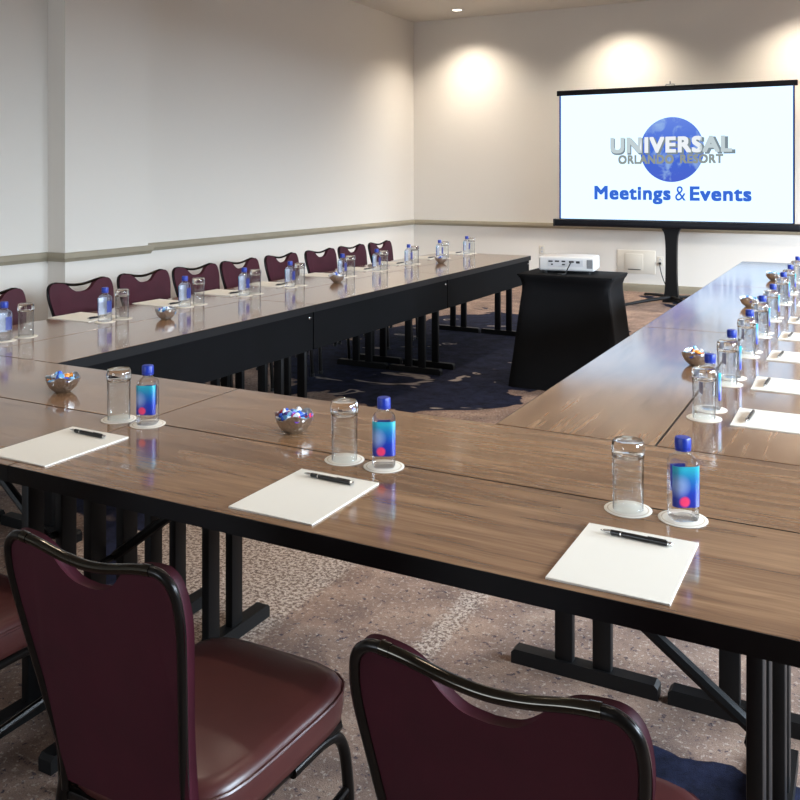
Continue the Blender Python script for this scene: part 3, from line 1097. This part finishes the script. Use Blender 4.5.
def text(body, cx, cz, width, height, dy, m, name, parent, bold=0.0, spacing=1.0, m2=None, inner=None):
    c = bpy.data.curves.new(name, 'FONT')
    c.body = body
    c.size = 1
    c.align_x = 'CENTER'
    c.space_character = spacing
    c.resolution_u = 4
    c.extrude = 0.004
    o = bpy.data.objects.new(name, c)
    COL.objects.link(o)
    bpy.context.view_layer.update()
    me = bpy.data.meshes.new_from_object(o.evaluated_get(bpy.context.evaluated_depsgraph_get()))
    bpy.data.objects.remove(o)
    if bold:
        bt = bmesh.new()
        for dx, dy_ in ((0, 0), (bold, 0), (-bold, 0), (0, bold), (0, -bold), (bold, bold), (-bold, bold), (bold, -bold), (-bold, -bold)):
            k0 = len(bt.verts)
            bt.from_mesh(me)
            bt.verts.ensure_lookup_table()
            for v in bt.verts[k0:]:
                v.co.x += dx; v.co.y += dy_
        bt.to_mesh(me); bt.free()
    xs = [v.co.x for v in me.vertices]; ys = [v.co.y for v in me.vertices]
    x0, x1, y0, y1 = min(xs), max(xs), min(ys), max(ys)
    for v in me.vertices:
        x = (v.co.x - (x0 + x1) / 2) / (x1 - x0) * width
        z = (v.co.y - (y0 + y1) / 2) / (y1 - y0) * height
        v.co = (cx + x, -dy + (0.0006 if v.co.z > 0 else -0.0006), cz + z)
    me.materials.clear()
    me.materials.append(m)
    if m2:
        me.materials.append(m2)
        for f in me.polygons:
            if inner[0] < f.center.x < inner[1]:
                f.material_index = 1
    ob = bpy.data.objects.new(name, me)
    COL.objects.link(ob)
    ob.parent = parent
    return ob


b = MB(); b.lathe([(0, 0.0), (0.362, 0.0), (0.362, 0.001), (0, 0.001)], 64)
bmesh.ops.rotate(b.bm, cent=(0, 0, 0), matrix=Matrix.Rotation(pi / 2, 3, 'X'), verts=b.bm.verts[:])
gl = b.build('globe_picture', M['globe'], fab)
gl.location = (-2.015 - SC, -0.0072, 1.790)
gl.scale = (1.0, 1, 1.045)
text('UNIVERSAL', -2.020 - SC, 1.833, 1.41, 0.20, 0.0095, M['logo_shadow'], 'logo_lettering', fab, 0.05, 1.12)
text('UNIVERSAL', -2.040 - SC, 1.848, 1.38, 0.19, 0.0110, M['logo_silver'], 'logo_lettering', fab, 0.04, 1.12, M['logo_white'], (-2.37 - SC, -1.70 - SC))
text('ORLANDO', -2.312 - SC, 1.678, 0.645, 0.108, 0.0125, M['logo_grey'], 'logo_lettering', fab, 0.045, 1.1)
text('RESORT', -1.682 - SC, 1.680, 0.475, 0.106, 0.0125, M['logo_grey'], 'logo_lettering', fab, 0.045, 1.1)
# blue headline, laid out word by word
text('Meetings', -2.475 - SC, 1.258, 0.90, 0.215, 0.0095, M['logo_blue'], 'headline_lettering', fab, 0.036, 1.1)
text('&', -1.915 - SC, 1.280, 0.12, 0.168, 0.0095, M['logo_blue'], 'headline_lettering', fab, 0.0)
text('Events', -1.478 - SC, 1.279, 0.665, 0.168, 0.0095, M['logo_blue'], 'headline_lettering', fab, 0.036, 1.1)

# ------------------------------------------------------------------ wall plates
t = empty('wall_box', (-2.635, YB, 0.38), 0, 'wide cream wall box with hinged cover low on the end wall', 'wall box')
b = MB(); b.box((-0.245, -0.012, -0.15), (0.245, 0, 0.15), 0.005, 2); b.build('plate', M['plate'], t)
b = MB(); b.box((-0.14, -0.020, -0.11), (0.09, -0.0115, 0.105), 0.006, 2); cv = b.build('cover', M['plate'], t)
b = MB(); b.box((-0.10, -0.024, -0.102), (0.06, -0.0195, -0.092), 0.001, 1); b.build('cover_slot', M['dark_plastic'], cv)


def outlet(x, z, lab):
    t = empty('wall_outlet', (x, YB, z), 0, lab, 'outlet', 'wall outlets on the end wall')
    b = MB(); b.box((-0.04, -0.008, -0.06), (0.04, 0, 0.06), 0.003, 2); b.build('plate', M['plate'], t)
    for s in (-1, 1):
        b = MB(); b.box((-0.017, -0.0105, s * 0.025 - 0.014), (0.017, -0.0078, s * 0.025 + 0.014), 0.004, 2); so = b.build('socket', M['white_plastic'], t)
        b = MB(); b.box((-0.008, -0.0112, s * 0.025 - 0.004), (-0.005, -0.0104, s * 0.025 + 0.006)); b.box((0.005, -0.0112, s * 0.025 - 0.004), (0.008, -0.0104, s * 0.025 + 0.006)); b.build('slot', M['dark_plastic'], so)


outlet(-2.33, 0.40, 'cream wall outlet beside the screen stand with a cord plugged in')
outlet(-3.90, 0.49, 'cream wall outlet between the left table end and the projector')
outlet(-1.15, 0.36, 'cream wall outlet just above the far end of the right table row')
b = MB()
b.box((-2.345, YB - 0.040, 0.36), (-2.315, YB - 0.0115, 0.39), 0.004, 2)
b.tube(catmull([(-2.33, YB - 0.035, 0.37), (-2.325, YB - 0.05, 0.33), (-2.29, YB - 0.06, 0.2), (-2.22, YB - 0.10, 0.06), (-2.14, YB - 0.2, 0.008), (-2.05, YB - 0.5, 0.006), (-2.02, YB - 0.70, 0.006)], 6), 0.006, 8)
tag(b.build('power_cord', M['cord']), 'black power cord running from the wall outlet towards the screen stand', 'power cord')
